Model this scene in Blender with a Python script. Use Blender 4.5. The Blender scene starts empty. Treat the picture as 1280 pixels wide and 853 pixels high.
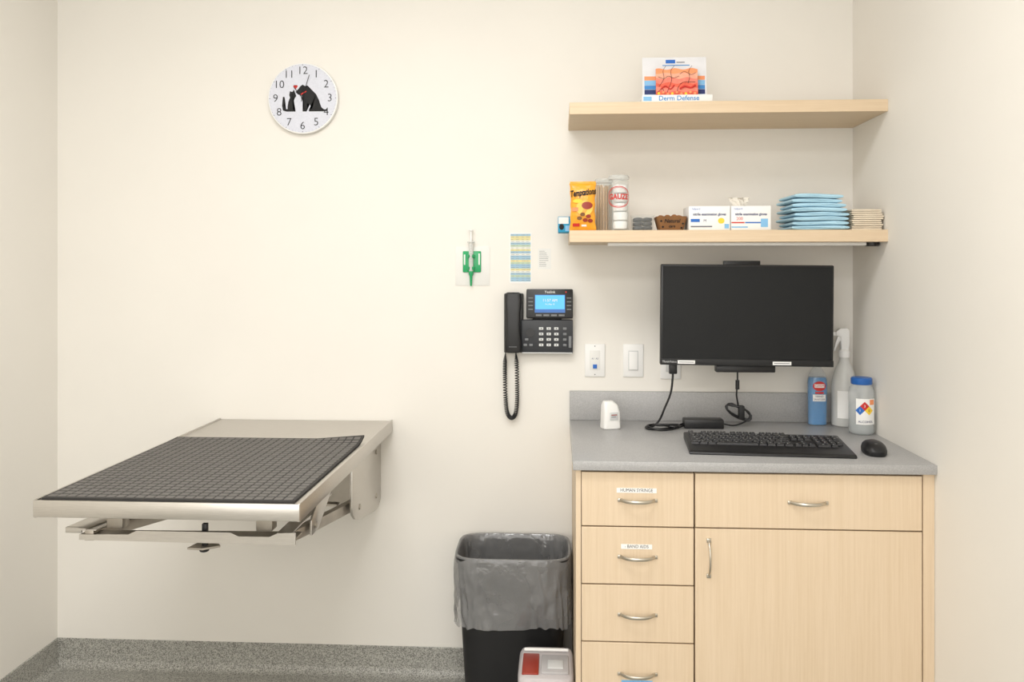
import bpy, bmesh, math, random
from mathutils import Vector, Matrix, noise
random.seed(7)
scene = bpy.context.scene
COL = scene.collection
scene.view_settings.view_transform = 'Standard'

# ------------------------------------------------------------------ materials
def lin(c):
    c = c/255.0
    return c/12.92 if c <= 0.04045 else ((c+0.055)/1.055)**2.4
def rgb(r, g, b): return (lin(r), lin(g), lin(b), 1.0)

def mat(name, col, rough=0.5, metal=0.0, var=0.04, scale=20.0, bump=0.0, bscale=200.0,
        stretch=(1, 1, 1), alpha=1.0, spec=0.5, emit=0.0, trans=0.0, bdist=0.002):
    m = bpy.data.materials.new(name); m.use_nodes = True
    nt = m.node_tree; p = nt.nodes['Principled BSDF']
    tc = nt.nodes.new('ShaderNodeTexCoord'); mp = nt.nodes.new('ShaderNodeMapping')
    mp.inputs['Scale'].default_value = stretch
    nt.links.new(tc.outputs['Object'], mp.inputs['Vector'])
    n = nt.nodes.new('ShaderNodeTexNoise'); n.inputs['Scale'].default_value = scale
    n.inputs['Detail'].default_value = 4
    nt.links.new(mp.outputs['Vector'], n.inputs['Vector'])
    r = nt.nodes.new('ShaderNodeValToRGB')
    c = rgb(*col)
    r.color_ramp.elements[0].position = 0.3; r.color_ramp.elements[1].position = 0.7
    r.color_ramp.elements[0].color = (c[0]*(1-var), c[1]*(1-var), c[2]*(1-var), 1)
    r.color_ramp.elements[1].color = (min(1, c[0]*(1+var)), min(1, c[1]*(1+var)), min(1, c[2]*(1+var)), 1)
    nt.links.new(n.outputs['Fac'], r.inputs['Fac'])
    nt.links.new(r.outputs['Color'], p.inputs['Base Color'])
    p.inputs['Roughness'].default_value = rough
    p.inputs['Metallic'].default_value = metal
    p.inputs['Alpha'].default_value = alpha
    p.inputs['Specular IOR Level'].default_value = spec
    p.inputs['Transmission Weight'].default_value = trans
    if emit > 0:
        nt.links.new(r.outputs['Color'], p.inputs['Emission Color'])
        p.inputs['Emission Strength'].default_value = emit
    if bump > 0:
        n2 = nt.nodes.new('ShaderNodeTexNoise'); n2.inputs['Scale'].default_value = bscale
        n2.inputs['Detail'].default_value = 3
        nt.links.new(mp.outputs['Vector'], n2.inputs['Vector'])
        bp = nt.nodes.new('ShaderNodeBump'); bp.inputs['Strength'].default_value = bump
        bp.inputs['Distance'].default_value = bdist
        nt.links.new(n2.outputs['Fac'], bp.inputs['Height'])
        nt.links.new(bp.outputs['Normal'], p.inputs['Normal'])
    return m

def wood(name, stretch, c0=(214, 191, 160), c1=(223, 202, 174)):
    m = bpy.data.materials.new(name); m.use_nodes = True
    nt = m.node_tree; p = nt.nodes['Principled BSDF']
    tc = nt.nodes.new('ShaderNodeTexCoord'); mp = nt.nodes.new('ShaderNodeMapping')
    mp.inputs['Scale'].default_value = stretch
    nt.links.new(tc.outputs['Object'], mp.inputs['Vector'])
    n = nt.nodes.new('ShaderNodeTexNoise'); n.inputs['Scale'].default_value = 1.0
    n.inputs['Detail'].default_value = 7; n.inputs['Roughness'].default_value = 0.75
    n.inputs['Distortion'].default_value = 0.15
    nt.links.new(mp.outputs['Vector'], n.inputs['Vector'])
    r = nt.nodes.new('ShaderNodeValToRGB')
    r.color_ramp.elements[0].position = 0.32; r.color_ramp.elements[1].position = 0.62
    r.color_ramp.elements[0].color = rgb(*c0); r.color_ramp.elements[1].color = rgb(*c1)
    nt.links.new(n.outputs['Fac'], r.inputs['Fac'])
    nt.links.new(r.outputs['Color'], p.inputs['Base Color'])
    p.inputs['Roughness'].default_value = 0.5
    return m

def speckle(name, base, dark, light, scale, rough=0.5, amt=0.5):
    m = bpy.data.materials.new(name); m.use_nodes = True
    nt = m.node_tree; p = nt.nodes['Principled BSDF']
    tc = nt.nodes.new('ShaderNodeTexCoord')
    v = nt.nodes.new('ShaderNodeTexVoronoi'); v.inputs['Scale'].default_value = scale
    nt.links.new(tc.outputs['Object'], v.inputs['Vector'])
    sep = nt.nodes.new('ShaderNodeSeparateColor')
    nt.links.new(v.outputs['Color'], sep.inputs['Color'])
    r = nt.nodes.new('ShaderNodeValToRGB'); e = r.color_ramp.elements
    r.color_ramp.interpolation = 'CONSTANT'
    e[0].position = 0; e[0].color = rgb(*dark)
    e[1].position = amt*0.5; e[1].color = rgb(*base)
    x = e.new(1-amt*0.5); x.color = rgb(*light)
    nt.links.new(sep.outputs['Red'], r.inputs['Fac'])
    nt.links.new(r.outputs['Color'], p.inputs['Base Color'])
    p.inputs['Roughness'].default_value = rough
    return m

WALL = mat('painted_wall', (235, 231, 223), 0.7, var=0.01, scale=3, bump=0.08, bscale=350)
CEIL = mat('ceiling_white', (238, 237, 234), 0.9, var=0.01)
FLOOR = speckle('speckled_floor', (157, 156, 149), (118, 117, 111), (184, 182, 174), 400, 0.45, 0.6)
WOODV = wood('maple_vertical', (170, 170, 3.5))
WOODH = wood('maple_horizontal', (3.5, 170, 170), (212, 187, 154), (222, 200, 170))
WOODD = mat('wood_shadow_gap', (120, 88, 55), 0.7)
LAM = speckle('grey_laminate', (168, 167, 166), (161, 160, 159), (176, 175, 174), 500, 0.35, 0.5)
STEEL = mat('brushed_steel', (204, 200, 194), 0.34, 1.0, var=0.05, scale=30, stretch=(1, 12, 12), bump=0.05, bscale=60)
STEELD = mat('galvanised_steel', (180, 173, 163), 0.42, 0.9, var=0.12, scale=14)
NICKEL = mat('satin_nickel', (196, 190, 178), 0.3, 1.0)
RUBBER = mat('rubber_mat', (101, 98, 94), 0.6, var=0.1, scale=60)
RUBBERD = mat('rubber_groove', (46, 44, 42), 0.7)
BLACK = mat('black_plastic', (24, 24, 26), 0.4)
BLACKM = mat('matte_black_plastic', (20, 20, 21), 0.6, bump=0.15, bscale=900)
DGREY = mat('dark_grey_plastic', (52, 54, 58), 0.45)
MGREY = mat('grey_plastic', (120, 122, 124), 0.5)
SCREEN = mat('matte_screen', (22, 23, 24), 0.45, var=0.1, scale=400, spec=0.25)
WHITE = mat('white_plastic', (238, 237, 234), 0.4, var=0.01)
PLATEW = mat('pale_backing', (229, 228, 223), 0.5, var=0.01)
PAPER = mat('white_paper', (240, 239, 236), 0.8, var=0.01)
INK = mat('black_ink', (20, 20, 22), 0.7)
GREYINK = mat('grey_ink', (110, 112, 118), 0.7)
SOFTINK = mat('soft_grey_ink', (150, 152, 154), 0.7)
LGREY = mat('light_grey', (205, 206, 205), 0.5)
RED = mat('red_print', (200, 45, 38), 0.6)
BLUE = mat('blue_print', (40, 105, 190), 0.6)
SKYBLUE = mat('sky_blue_print', (60, 135, 200), 0.6)
LBLUE = mat('light_blue_print', (130, 185, 225), 0.6)
NAVY = mat('navy_print', (30, 45, 100), 0.6)
CYAN = mat('cyan_print', (40, 150, 190), 0.6)
ORANGE = mat('orange_print', (240, 150, 100), 0.6, var=0.1)
SALMON = mat('salmon_print', (228, 98, 72), 0.6, var=0.18, scale=90)
YELLOW = mat('yellow_print', (245, 205, 60), 0.6)
GREEN = mat('green_plastic', (40, 170, 105), 0.3, alpha=0.92)
POUCH = mat('amber_foil', (240, 165, 45), 0.28, var=0.12, scale=25, bump=0.7, bscale=38, bdist=0.004)
GLASS = mat('clear_glass', (225, 232, 230), 0.05, alpha=0.09)
CLEAR = mat('clear_plastic', (215, 222, 224), 0.1, alpha=0.22)
MILKY = mat('milky_plastic', (232, 232, 228), 0.3, alpha=0.65)
GELBLUE = mat('blue_gel', (30, 140, 208), 0.1, alpha=0.88)
LINER = mat('grey_bin_liner', (138, 138, 138), 0.14, var=0.12, scale=6, alpha=0.62, bump=0.8, bscale=26, spec=1.0, bdist=0.006)
PADBLUE = mat('blue_underpad', (178, 215, 232), 0.8, var=0.04, scale=30, bump=0.3, bscale=120)
CREASE = mat('pad_crease', (140, 188, 210), 0.8)
BEIGE = mat('beige_paper', (226, 212, 190), 0.85, var=0.05, scale=40)
KRAFT = mat('brown_kraft', (132, 92, 55), 0.8, var=0.12)
TREAT = mat('brown_treat', (150, 100, 58), 0.85, var=0.2, scale=90, bump=0.6)
STICK = mat('wood_stick', (216, 182, 138), 0.7)
GAUZE = mat('white_gauze', (244, 244, 241), 0.9, bump=0.5, bscale=250)
LCD = mat('lcd_display', (70, 165, 225), 0.3, emit=0.5)
LCDD = mat('lcd_dark', (30, 90, 160), 0.3, emit=0.3)
RUST = mat('red_brown_plastic', (150, 48, 30), 0.35)
LAMP = mat('lamp_diffuser', (255, 252, 246), 0.5, emit=1.5)
CAPBLUE = mat('blue_cap', (35, 95, 170), 0.4)

# ------------------------------------------------------------------ builder
def circ(cx, cy, z, r, N=32):
    return [Vector((cx+r*math.cos(2*math.pi*i/N), cy+r*math.sin(2*math.pi*i/N), z)) for i in range(N)]
def sup(cx, cy, z, a, b, n=4, N=40):
    o = []
    for i in range(N):
        t = 2*math.pi*i/N; c, s = math.cos(t), math.sin(t)
        o.append(Vector((cx+a*math.copysign(abs(c)**(2/n), c), cy+b*math.copysign(abs(s)**(2/n), s), z)))
    return o
def cylwrap(r, cx=0, cy=0):
    return lambda x, z: (cx+r*math.sin(x/r), cy-r*math.cos(x/r), z)
def spline(pts, k=8):
    P = [Vector(p) for p in pts]; P = [2*P[0]-P[1]]+P+[2*P[-1]-P[-2]]
    o = []
    for i in range(1, len(P)-2):
        a, b, c, d = P[i-1:i+3]
        for j in range(k):
            t = j/k
            o.append(0.5*((2*b)+(c-a)*t+(2*a-5*b+4*c-d)*t*t+(3*b-a-3*c+d)*t**3))
    o.append(P[-2]); return o

class B:
    def __init__(s): s.bm = bmesh.new(); s.mats = []
    def add(s, tb, m, M=None, warp=None):
        if m not in s.mats: s.mats.append(m)
        k = s.mats.index(m); mp = {}
        for v in tb.verts:
            co = v.co.copy()
            if warp: co = Vector(warp(co.x, co.z))
            if M: co = M @ co
            mp[v] = s.bm.verts.new(co)
        for f in tb.faces:
            try:
                g = s.bm.faces.new([mp[v] for v in f.verts]); g.material_index = k; g.smooth = True
            except ValueError: pass
        tb.free(); return s
    def box(s, x0, x1, y0, y1, z0, z1, m, bev=0.0, seg=2, M=None):
        tb = bmesh.new(); bmesh.ops.create_cube(tb, size=1)
        for v in tb.verts:
            v.co = Vector(((x0+x1)/2+v.co.x*(x1-x0), (y0+y1)/2+v.co.y*(y1-y0), (z0+z1)/2+v.co.z*(z1-z0)))
        if bev > 0: bmesh.ops.bevel(tb, geom=list(tb.edges), offset=bev, segments=seg, affect='EDGES', profile=0.5)
        return s.add(tb, m, M)
    def loft(s, rings, m, cap0=True, cap1=True, M=None):
        tb = bmesh.new(); R = [[tb.verts.new(p) for p in r] for r in rings]; n = len(R[0])
        for a, b in zip(R, R[1:]):
            for i in range(n): tb.faces.new([a[i], a[(i+1) % n], b[(i+1) % n], b[i]])
        if cap0: tb.faces.new(R[0][::-1])
        if cap1: tb.faces.new(R[-1])
        bmesh.ops.recalc_face_normals(tb, faces=list(tb.faces))
        return s.add(tb, m, M)
    def lathe(s, prof, m, cx=0, cy=0, N=32, cap0=True, cap1=True, M=None):
        return s.loft([circ(cx, cy, z, r, N) for r, z in prof], m, cap0, cap1, M)
    def tube(s, pts, r, m, seg=8, M=None, r2=None):
        P = [Vector(p) for p in pts]; rings = []
        t0 = (P[1]-P[0]).normalized()
        up = Vector((0, 0, 1)) if abs(t0.z) < 0.9 else Vector((1, 0, 0))
        nrm = (up-t0*up.dot(t0)).normalized()
        for i, p in enumerate(P):
            t = (P[min(i+1, len(P)-1)]-P[max(i-1, 0)]).normalized()
            nrm = (nrm-t*nrm.dot(t)).normalized(); bn = t.cross(nrm)
            rings.append([p+nrm*((r2 or r)*math.cos(2*math.pi*j/seg))+bn*(r*math.sin(2*math.pi*j/seg)) for j in range(seg)])
        return s.loft(rings, m, M=M)
    def prism(s, pts, axis, a, b, m, bev=0, M=None):
        tb = bmesh.new()
        def mk(p, q):
            return {'x': (q, p[0], p[1]), 'y': (p[0], q, p[1]), 'z': (p[0], p[1], q)}[axis]
        A = [tb.verts.new(mk(p, a)) for p in pts]; C = [tb.verts.new(mk(p, b)) for p in pts]; n = len(pts)
        tb.faces.new(A[::-1]); tb.faces.new(C)
        for i in range(n): tb.faces.new([A[i], A[(i+1) % n], C[(i+1) % n], C[i]])
        bmesh.ops.recalc_face_normals(tb, faces=list(tb.faces))
        if bev: bmesh.ops.bevel(tb, geom=list(tb.edges), offset=bev, segments=2, affect='EDGES', profile=0.5)
        return s.add(tb, m, M)
    def poly(s, pts, y, m, M=None, warp=None, sub=0):
        tb = bmesh.new(); f = tb.faces.new([tb.verts.new((p[0], y, p[1])) for p in pts])
        bmesh.ops.triangulate(tb, faces=[f])
        if sub: bmesh.ops.subdivide_edges(tb, edges=list(tb.edges), cuts=sub, use_grid_fill=True)
        return s.add(tb, m, M, warp)
    def rect(s, x0, x1, z0, z1, y, m, M=None, warp=None):
        if warp:
            n = 10; tb = bmesh.new(); nz = 6
            V = [[tb.verts.new((x0+(x1-x0)*i/n, y, z0+(z1-z0)*j/nz)) for j in range(nz+1)] for i in range(n+1)]
            for i in range(n):
                for j in range(nz): tb.faces.new([V[i][j], V[i+1][j], V[i+1][j+1], V[i][j+1]])
            return s.add(tb, m, M, warp)
        return s.poly([(x0, z0), (x1, z0), (x1, z1), (x0, z1)], y, m, M)
    def ell(s, cx, cz, rx, rz, y, m, M=None, warp=None, N=24):
        return s.poly([(cx+rx*math.cos(2*math.pi*i/N), cz+rz*math.sin(2*math.pi*i/N)) for i in range(N)], y, m, M, warp)
    def ring(s, cx, cz, rx, rz, w, y, m, M=None, warp=None, N=48):
        tb = bmesh.new(); A = []; C = []
        for i in range(N):
            t = 2*math.pi*i/N
            A.append(tb.verts.new((cx+rx*math.cos(t), y, cz+rz*math.sin(t))))
            C.append(tb.verts.new((cx+(rx-w)*math.cos(t), y, cz+(rz-w)*math.sin(t))))
        for i in range(N): tb.faces.new([A[i], A[(i+1) % N], C[(i+1) % N], C[i]])
        return s.add(tb, m, M, warp)
    def text(s, txt, size, cx, cz, y, m, M=None, warp=None, xs=1.0, rot=0, shear=0.0, bold=0.0):
        cu = bpy.data.curves.new('t', 'FONT'); cu.body = txt; cu.size = size
        cu.align_x = 'CENTER'; cu.align_y = 'CENTER'; cu.resolution_u = 3; cu.shear = shear; cu.offset = bold
        ob = bpy.data.objects.new('t', cu); COL.objects.link(ob)
        bpy.context.view_layer.update()
        dg = bpy.context.evaluated_depsgraph_get()
        me = bpy.data.meshes.new_from_object(ob.evaluated_get(dg))
        tb = bmesh.new(); tb.from_mesh(me)
        c, n = math.cos(rot), math.sin(rot)
        for v in tb.verts:
            x, z = v.co.x*xs, v.co.y
            v.co = Vector((cx+x*c-z*n, y, cz+x*n+z*c))
        bpy.data.objects.remove(ob); bpy.data.curves.remove(cu); bpy.data.meshes.remove(me)
        return s.add(tb, m, M, warp)
    def mesh(s, name):
        me = bpy.data.meshes.new(name); s.bm.to_mesh(me); s.bm.free()
        for m in s.mats: me.materials.append(m)
        me.set_sharp_from_angle(angle=math.radians(38))
        return me

def thing(name, label, cat, loc, rotz=0, group=None):
    e = bpy.data.objects.new(name, None); e.empty_display_size = 0.05
    e.location = loc; e.rotation_euler = (0, 0, rotz)
    COL.objects.link(e); e['label'] = label; e['category'] = cat
    if group: e['group'] = group
    return e
def part(b, name, parent, label=None, loc=(0, 0, 0), rot=(0, 0, 0)):
    me = b if isinstance(b, bpy.types.Mesh) else b.mesh(name)
    o = bpy.data.objects.new(name, me); COL.objects.link(o)
    o.parent = parent; o.location = loc; o.rotation_euler = rot
    if label: o['label'] = label
    return o
def solo(b, name, label, cat, loc, rot=(0, 0, 0), group=None):
    me = b if isinstance(b, bpy.types.Mesh) else b.mesh(name)
    o = bpy.data.objects.new(name, me); COL.objects.link(o)
    o.location = loc; o.rotation_euler = rot; o['label'] = label; o['category'] = cat
    if group: o['group'] = group
    return o
def struct(b, name, loc=(0, 0, 0)):
    o = bpy.data.objects.new(name, b.mesh(name)); COL.objects.link(o); o.location = loc
    o['kind'] = 'structure'; return o

# ------------------------------------------------------------------ room
XL, XR, YF, ZC = -1.797, 1.006, -4.7, 2.75
struct(B().box(XL-0.1, XR+0.1, 0, 0.1, 0, ZC, WALL), 'wall_back')
struct(B().box(XL-0.1, XL, YF, 0, 0, ZC, WALL), 'wall_left')
struct(B().box(XR, XR+0.1, YF, 0, 0, ZC, WALL), 'wall_right')
struct(B().box(XL-0.1, XR+0.1, YF-0.1, YF, 0, ZC, WALL), 'wall_front')
struct(B().box(XL-0.1, XR+0.1, YF-0.1, 0.1, -0.1, 0, FLOOR), 'floor')
struct(B().box(XL-0.1, XR+0.1, YF-0.1, 0.1, ZC, ZC+0.1, CEIL), 'ceiling')
arc = [(-0.034+0.030*math.sin(t), 0.030-0.030*math.cos(t)) for t in [i*math.pi/2/8 for i in range(9)]]
prof = [(0, 0)] + arc + [(-0.004, 0.098), (-0.002, 0.100), (0, 0.100)]
struct(B().prism(prof, 'x', XL+0.001, 0.046, FLOOR), 'baseboard_back')
profl = [(XL-p[0], p[1]) for p in prof]
struct(B().prism(profl, 'y', YF, -0.001, FLOOR), 'baseboard_left')

# ceiling light panels
for i, (x, y) in enumerate([(-0.4, -1.55), (-0.4, -3.5)]):
    t = thing('ceiling_light', 'recessed white rectangular ceiling light panel', 'light', (x, y, ZC-0.03))
    part(B().box(-0.62, 0.62, -0.32, 0.32, 0, 0.03, WHITE, 0.004), 'frame', t)
    part(B().box(-0.59, 0.59, -0.29, 0.29, -0.003, 0.0, LAMP), 'diffuser', t)

# ------------------------------------------------------------------ shelves
for z, nm in ((1.908, 'upper'), (1.510, 'lower')):
    t = solo(B().box(0.037, XR, -0.305, 0, 0, 0.037, WOODH, 0.0008, 1), 'wall_shelf',
             'pale maple laminate floating shelf ' + ('holding a brochure display' if nm == 'upper' else 'crowded with medical supplies'),
             'shelf', (0, 0, z))
t = thing('shelf_light', 'slim white light bar under the shelf with black sensor', 'light', (0.55, -0.235, 1.510))
part(B().box(-0.39, 0.41, -0.02, 0.02, -0.010, 0, WHITE, 0.002), 'light_bar', t)
part(B().lathe([(0.018, -0.012), (0.022, -0.009), (0.022, 0)], BLACK, 0.403+0.03, 0, 20), 'sensor', t, 'black round sensor')

# ------------------------------------------------------------------ cabinets
def pull(parent, x, z, vertical=False, y=-0.62):
    b = B(); pts = []
    for i in range(17):
        s = -1+2*i/16; a = s*0.048
        d = 0.026*(1-abs(s)**2.6)
        pts.append((0, -d, a) if vertical else (a, -d, 0))
    b.tube(pts, 0.003, NICKEL, 10, r2=0.005 if not vertical else None)
    for s in (-1, 1):
        if vertical: b.box(-0.006, 0.006, -0.004, 0, s*0.048-0.006, s*0.048+0.006, NICKEL, 0.0015)
        else: b.box(s*0.048-0.006, s*0.048+0.006, -0.004, 0, -0.005, 0.005, NICKEL, 0.0015)
    return part(b, 'handle', parent, 'curved satin nickel bow handle', (x, y, z))

c1 = thing('drawer_cabinet', 'pale maple base cabinet with a stack of drawers', 'cabinet', (0.05, 0, 0))
b = B()
b.box(0, 0.016, -0.60, -0.004, 0.10, 0.879, WOODV)
b.box(0.304, 0.320, -0.60, -0.004, 0.10, 0.879, WOODV)
b.box(0.016, 0.304, -0.594, -0.004, 0.10, 0.879, WOODD)
b.box(0, 0.320, -0.54, -0.004, 0, 0.10, WOODV)
b.box(0, 0.0135, -0.619, -0.60, 0.10, 0.879, WOODV)
part(b, 'body', c1)
zs = [(0.7255, 0.872), (0.5675, 0.722), (0.4105, 0.564), (0.245, 0.407), (0.103, 0.2415)]
for i, (z0, z1) in enumerate(zs):
    d = part(B().box(0, 0.303, -0.62, -0.598, z0, z1, WOODV, 0.0012, 1), 'drawer', c1, loc=(0.0155, 0, 0))
    zc = (z0+z1)/2
    pull(d, 0.1515, zc-0.002)
    if i in (0, 1):
        w = 0.054 if i == 0 else 0.042
        lb = B().box(-w, w, -0.0008, 0, -0.0065, 0.0065, PAPER)
        lb.text('HUMAN SYRINGE' if i == 0 else '- BAND AIDS', 0.0125, 0, 0.0003, -0.0011, INK, xs=0.9)
        part(lb, 'label', d, 'white adhesive label strip with black capitals', (0.149, -0.62, 0.823 if i == 0 else 0.670))
    if i == 3:
        part(B().box(-0.042, 0.042, -0.0008, 0, -0.006, 0.006, LBLUE), 'label', d, 'light blue adhesive label strip', (0.15, -0.62, 0.300))

c2 = thing('door_cabinet', 'pale maple base cabinet with wide drawer over door', 'cabinet', (0.3702, 0, 0))
b = B()
b.box(0, 0.616, -0.594, -0.004, 0.10, 0.879, WOODD)
b.box(0, 0.635, -0.54, -0.004, 0, 0.10, WOODV)
b.box(0.6055, 0.6355, -0.619, -0.004, 0.10, 0.879, WOODV, 0.0008, 1)
part(b, 'body', c2)
d = part(B().box(0, 0.600, -0.62, -0.596, 0.7255, 0.872, WOODV, 0.0012, 1), 'drawer', c2, loc=(0.0025, 0, 0))
pull(d, 0.300, 0.797)
d = part(B().box(0, 0.600, -0.62, -0.596, 0.103, 0.722, WOODV, 0.0012, 1), 'door', c2, loc=(0.0025, 0, 0))
pull(d, 0.036, 0.643, True)

solo(B().box(0, 0.9645, -0.635, -0.0, -0.026, 0, LAM, 0.002), 'countertop', 'grey laminate worktop spanning both base cabinets', 'countertop', (0.0413, 0, 0.905))
solo(B().box(0, 0.9645, -0.020, 0, 0.0, 0.099, LAM, 0.0015), 'backsplash', 'low grey laminate backsplash strip behind the worktop', 'backsplash', (0.0413, 0, 0.905))

# ------------------------------------------------------------------ exam table
t = thing('exam_table', 'stainless steel fold-down veterinary exam table mounted on the wall', 'table', (-0.89, 0, 0.59))
O = -0.59
def Z(z): return z+O
b = B()
b.box(-0.31, 0.31, -1.055, -0.003, Z(0.862), Z(0.893), STEEL, 0.004)
b.box(-0.31, 0.31, -1.058, -1.052, Z(0.857), Z(0.896), STEEL, 0.002)
b.box(0.304, 0.311, -1.055, -0.003, Z(0.855), Z(0.897), STEEL, 0.002)
b.box(-0.311, -0.304, -1.055, -0.003, Z(0.855), Z(0.897), STEEL, 0.002)
part(b, 'tabletop', t)
pl = [(-0.003, 0.862), (-0.41, 0.862), (-0.41, 0.700), (-0.402, 0.678), (-0.37, 0.655), (-0.30, 0.634), (-0.10, 0.602), (-0.04, 0.600), (-0.003, 0.620)]
for s in (-1, 1):
    b = B()
    b.prism([(p[0], Z(p[1])) for p in pl], 'x', s*0.265-0.004, s*0.265+0.004, STEEL, 0.0012)
    for (yy, zz) in ((-0.08, 0.65), (-0.08, 0.80), (-0.32, 0.68)):
        b.loft([[Vector((s*0.265+s*q, yy+0.009*math.cos(a*math.pi/3), Z(zz)+0.009*math.sin(a*math.pi/3))) for a in range(6)] for q in (0.003, 0.007)], STEELD)
    part(b, 'side_plate', t)
b = B().box(-0.261, 0.261, -0.010, -0.002, Z(0.60), Z(0.860), STEELD, 0.002)
b.box(-0.261, 0.261, -0.045, -0.010, Z(0.835), Z(0.861), STEELD, 0.002)
part(b, 'wall_plate', t)
for s in (-1, 1):
    b = B()
    x0, x1 = s*0.240-0.011, s*0.240+0.011
    zf = 0.006
    b.prism([(-0.28, Z(0.660)), (-0.28, Z(0.692)), (-0.95, Z(0.788+zf)), (-0.95, Z(0.764+zf)), (-0.80, Z(0.744))], 'x', x0, x1, STEELD, 0.001)
    b.box(s*0.240-0.018, s*0.240+0.018, -0.95, -0.60, Z(0.794), Z(0.797), STEEL)
    part(b, 'support_arm', t)
    b = B()
    b.prism([(-0.54, Z(0.861)), (-0.70, Z(0.861)), (-0.815, Z(0.786)), (-0.815, Z(0.748)), (-0.755, Z(0.748))], 'x', s*0.263-0.003, s*0.263+0.003, STEEL, 0.0008)
    b.loft([[Vector((s*0.263+s*q, -0.782+0.008*math.cos(a*math.pi/3), Z(0.766)+0.008*math.sin(a*math.pi/3))) for a in range(6)] for q in (0.002, 0.006)], STEELD)
    part(b, 'strut', t)
    b = B().box(s*0.185-0.020, s*0.185+0.020, -0.935, -0.90, Z(0.795), Z(0.863), STEELD, 0.002)
    b.box(s*0.185-0.030, s*0.185+0.030, -0.945, -0.88, Z(0.854), Z(0.862), STEELD, 0.001)
    part(b, 'spacer', t)
b = B()
b.prism([(-0.262, Z(0.766)), (0.268, Z(0.762)), (0.268, Z(0.792)), (0.225, Z(0.790)), (0.205, Z(0.781)), (0.13, Z(0.781)), (0.11, Z(0.790)), (-0.12, Z(0.790)), (-0.14, Z(0.781)), (-0.262, Z(0.779))], 'y', -0.955, -0.950, STEEL)
b.prism([(-0.262, -0.953), (0.268, -0.953), (0.268, -0.90), (-0.262, -0.915)], 'z', Z(0.774), Z(0.778), STEELD)
part(b, 'crossbar', t, None, (0, 0, 0.007))
b = B(); b.prism([(-0.302, -0.945), (-0.245, -0.955), (-0.225, -0.86), (-0.250, -0.80), (-0.290, -0.86)], 'z', Z(0.796), Z(0.800), STEEL, 0.001)
b.box(-0.302, -0.262, -0.945, -0.940, Z(0.786), Z(0.800), STEEL, 0.0008)
part(b, 'latch_tab', t, 'bent steel tab projecting past the bar')
b = B()
b.prism([(-0.17, -0.87), (0.225, -0.87), (0.19, -0.70), (-0.13, -0.70)], 'z', Z(0.804), Z(0.809), STEEL)
b.prism([(-0.10, -0.875), (0.10, -0.875), (0.08, -0.80), (-0.08, -0.80)], 'z', Z(0.812), Z(0.820), STEELD, 0.001)
b.box(-0.225, 0.225, -0.64, -0.60, Z(0.752), Z(0.758), STEELD, 0.001)
b.box(-0.225, 0.225, -0.42, -0.39, Z(0.709), Z(0.715), STEELD, 0.001)
part(b, 'brace_pan', t)
b = B()
b.box(0.030, 0.042, -0.931, -0.919, Z(0.745), Z(0.80), BLACK, 0.001)
b.prism([(0.000, -0.945), (0.040, -0.950), (0.074, -0.925), (0.060, -0.905), (0.010, -0.905)], 'z', Z(0.742), Z(0.747), STEELD, 0.001)
b.lathe([(0.010, Z(0.744)), (0.013, Z(0.740)), (0.011, Z(0.733)), (0.007, Z(0.731))], BLACK, 0.034, -0.925, 16)
part(b, 'latch', t, 'black and steel release latch', (0, 0, 0.009))

# rubber mat
b = B()
mw, ml = 0.592, 0.685
def curl(x, y, z):
    u = max(0, (y-(ml-0.08))/0.08)
    c = 0.012*u*u*max(0, (x/mw*2-0.5)*2)+0.002*u*u
    return Vector((x, y, z+c))
tb = bmesh.new(); nx, ny = 12, 24
lay = []
for z in (0.0, 0.006):
    lay.append([[tb.verts.new(curl(-mw/2+mw*i/nx, ml*j/ny, z)) for j in range(ny+1)] for i in range(nx+1)])
for i in range(nx):
    for j in range(ny):
        tb.faces.new([lay[1][i][j], lay[1][i+1][j], lay[1][i+1][j+1], lay[1][i][j+1]])
        tb.faces.new([lay[0][i][j+1], lay[0][i+1][j+1], lay[0][i+1][j], lay[0][i][j]])
for i in range(nx):
    for j in (0, ny): tb.faces.new([lay[0][i][j], lay[0][i+1][j], lay[1][i+1][j], lay[1][i][j]])
for j in range(ny):
    for i in (0, nx): tb.faces.new([lay[0][i][j], lay[0][i][j+1], lay[1][i][j+1], lay[1][i][j]])
bmesh.ops.recalc_face_normals(tb, faces=list(tb.faces))
b.add(tb, RUBBERD)
tb = bmesh.new(); cx, cy = 25, 27
px, py = (mw-0.012)/cx, (ml-0.012)/cy
for i in range(cx):
    for j in range(cy):
        x0 = -mw/2+0.006+px*i+0.0018; x1 = x0+px-0.0036; y0 = 0.006+py*j+0.0038; y1 = y0+py-0.0076
        lo = [tb.verts.new(curl(x, y, 0.0058)) for x, y in ((x0, y0), (x1, y0), (x1, y1), (x0, y1))]
        hi = [tb.verts.new(curl(x, y, 0.0073)) for x, y in ((x0+.001, y0+.001), (x1-.001, y0+.001), (x1-.001, y1-.001), (x0+.001, y1-.001))]
        for k in range(4): tb.faces.new([lo[k], lo[(k+1) % 4], hi[(k+1) % 4], hi[k]])
        tb.faces.new(hi)
b.add(tb, RUBBER)
solo(b, 'rubber_mat', 'dark grey textured rubber mat lying on the steel exam table', 'mat', (-0.892, -1.045, 0.8935))

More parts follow.
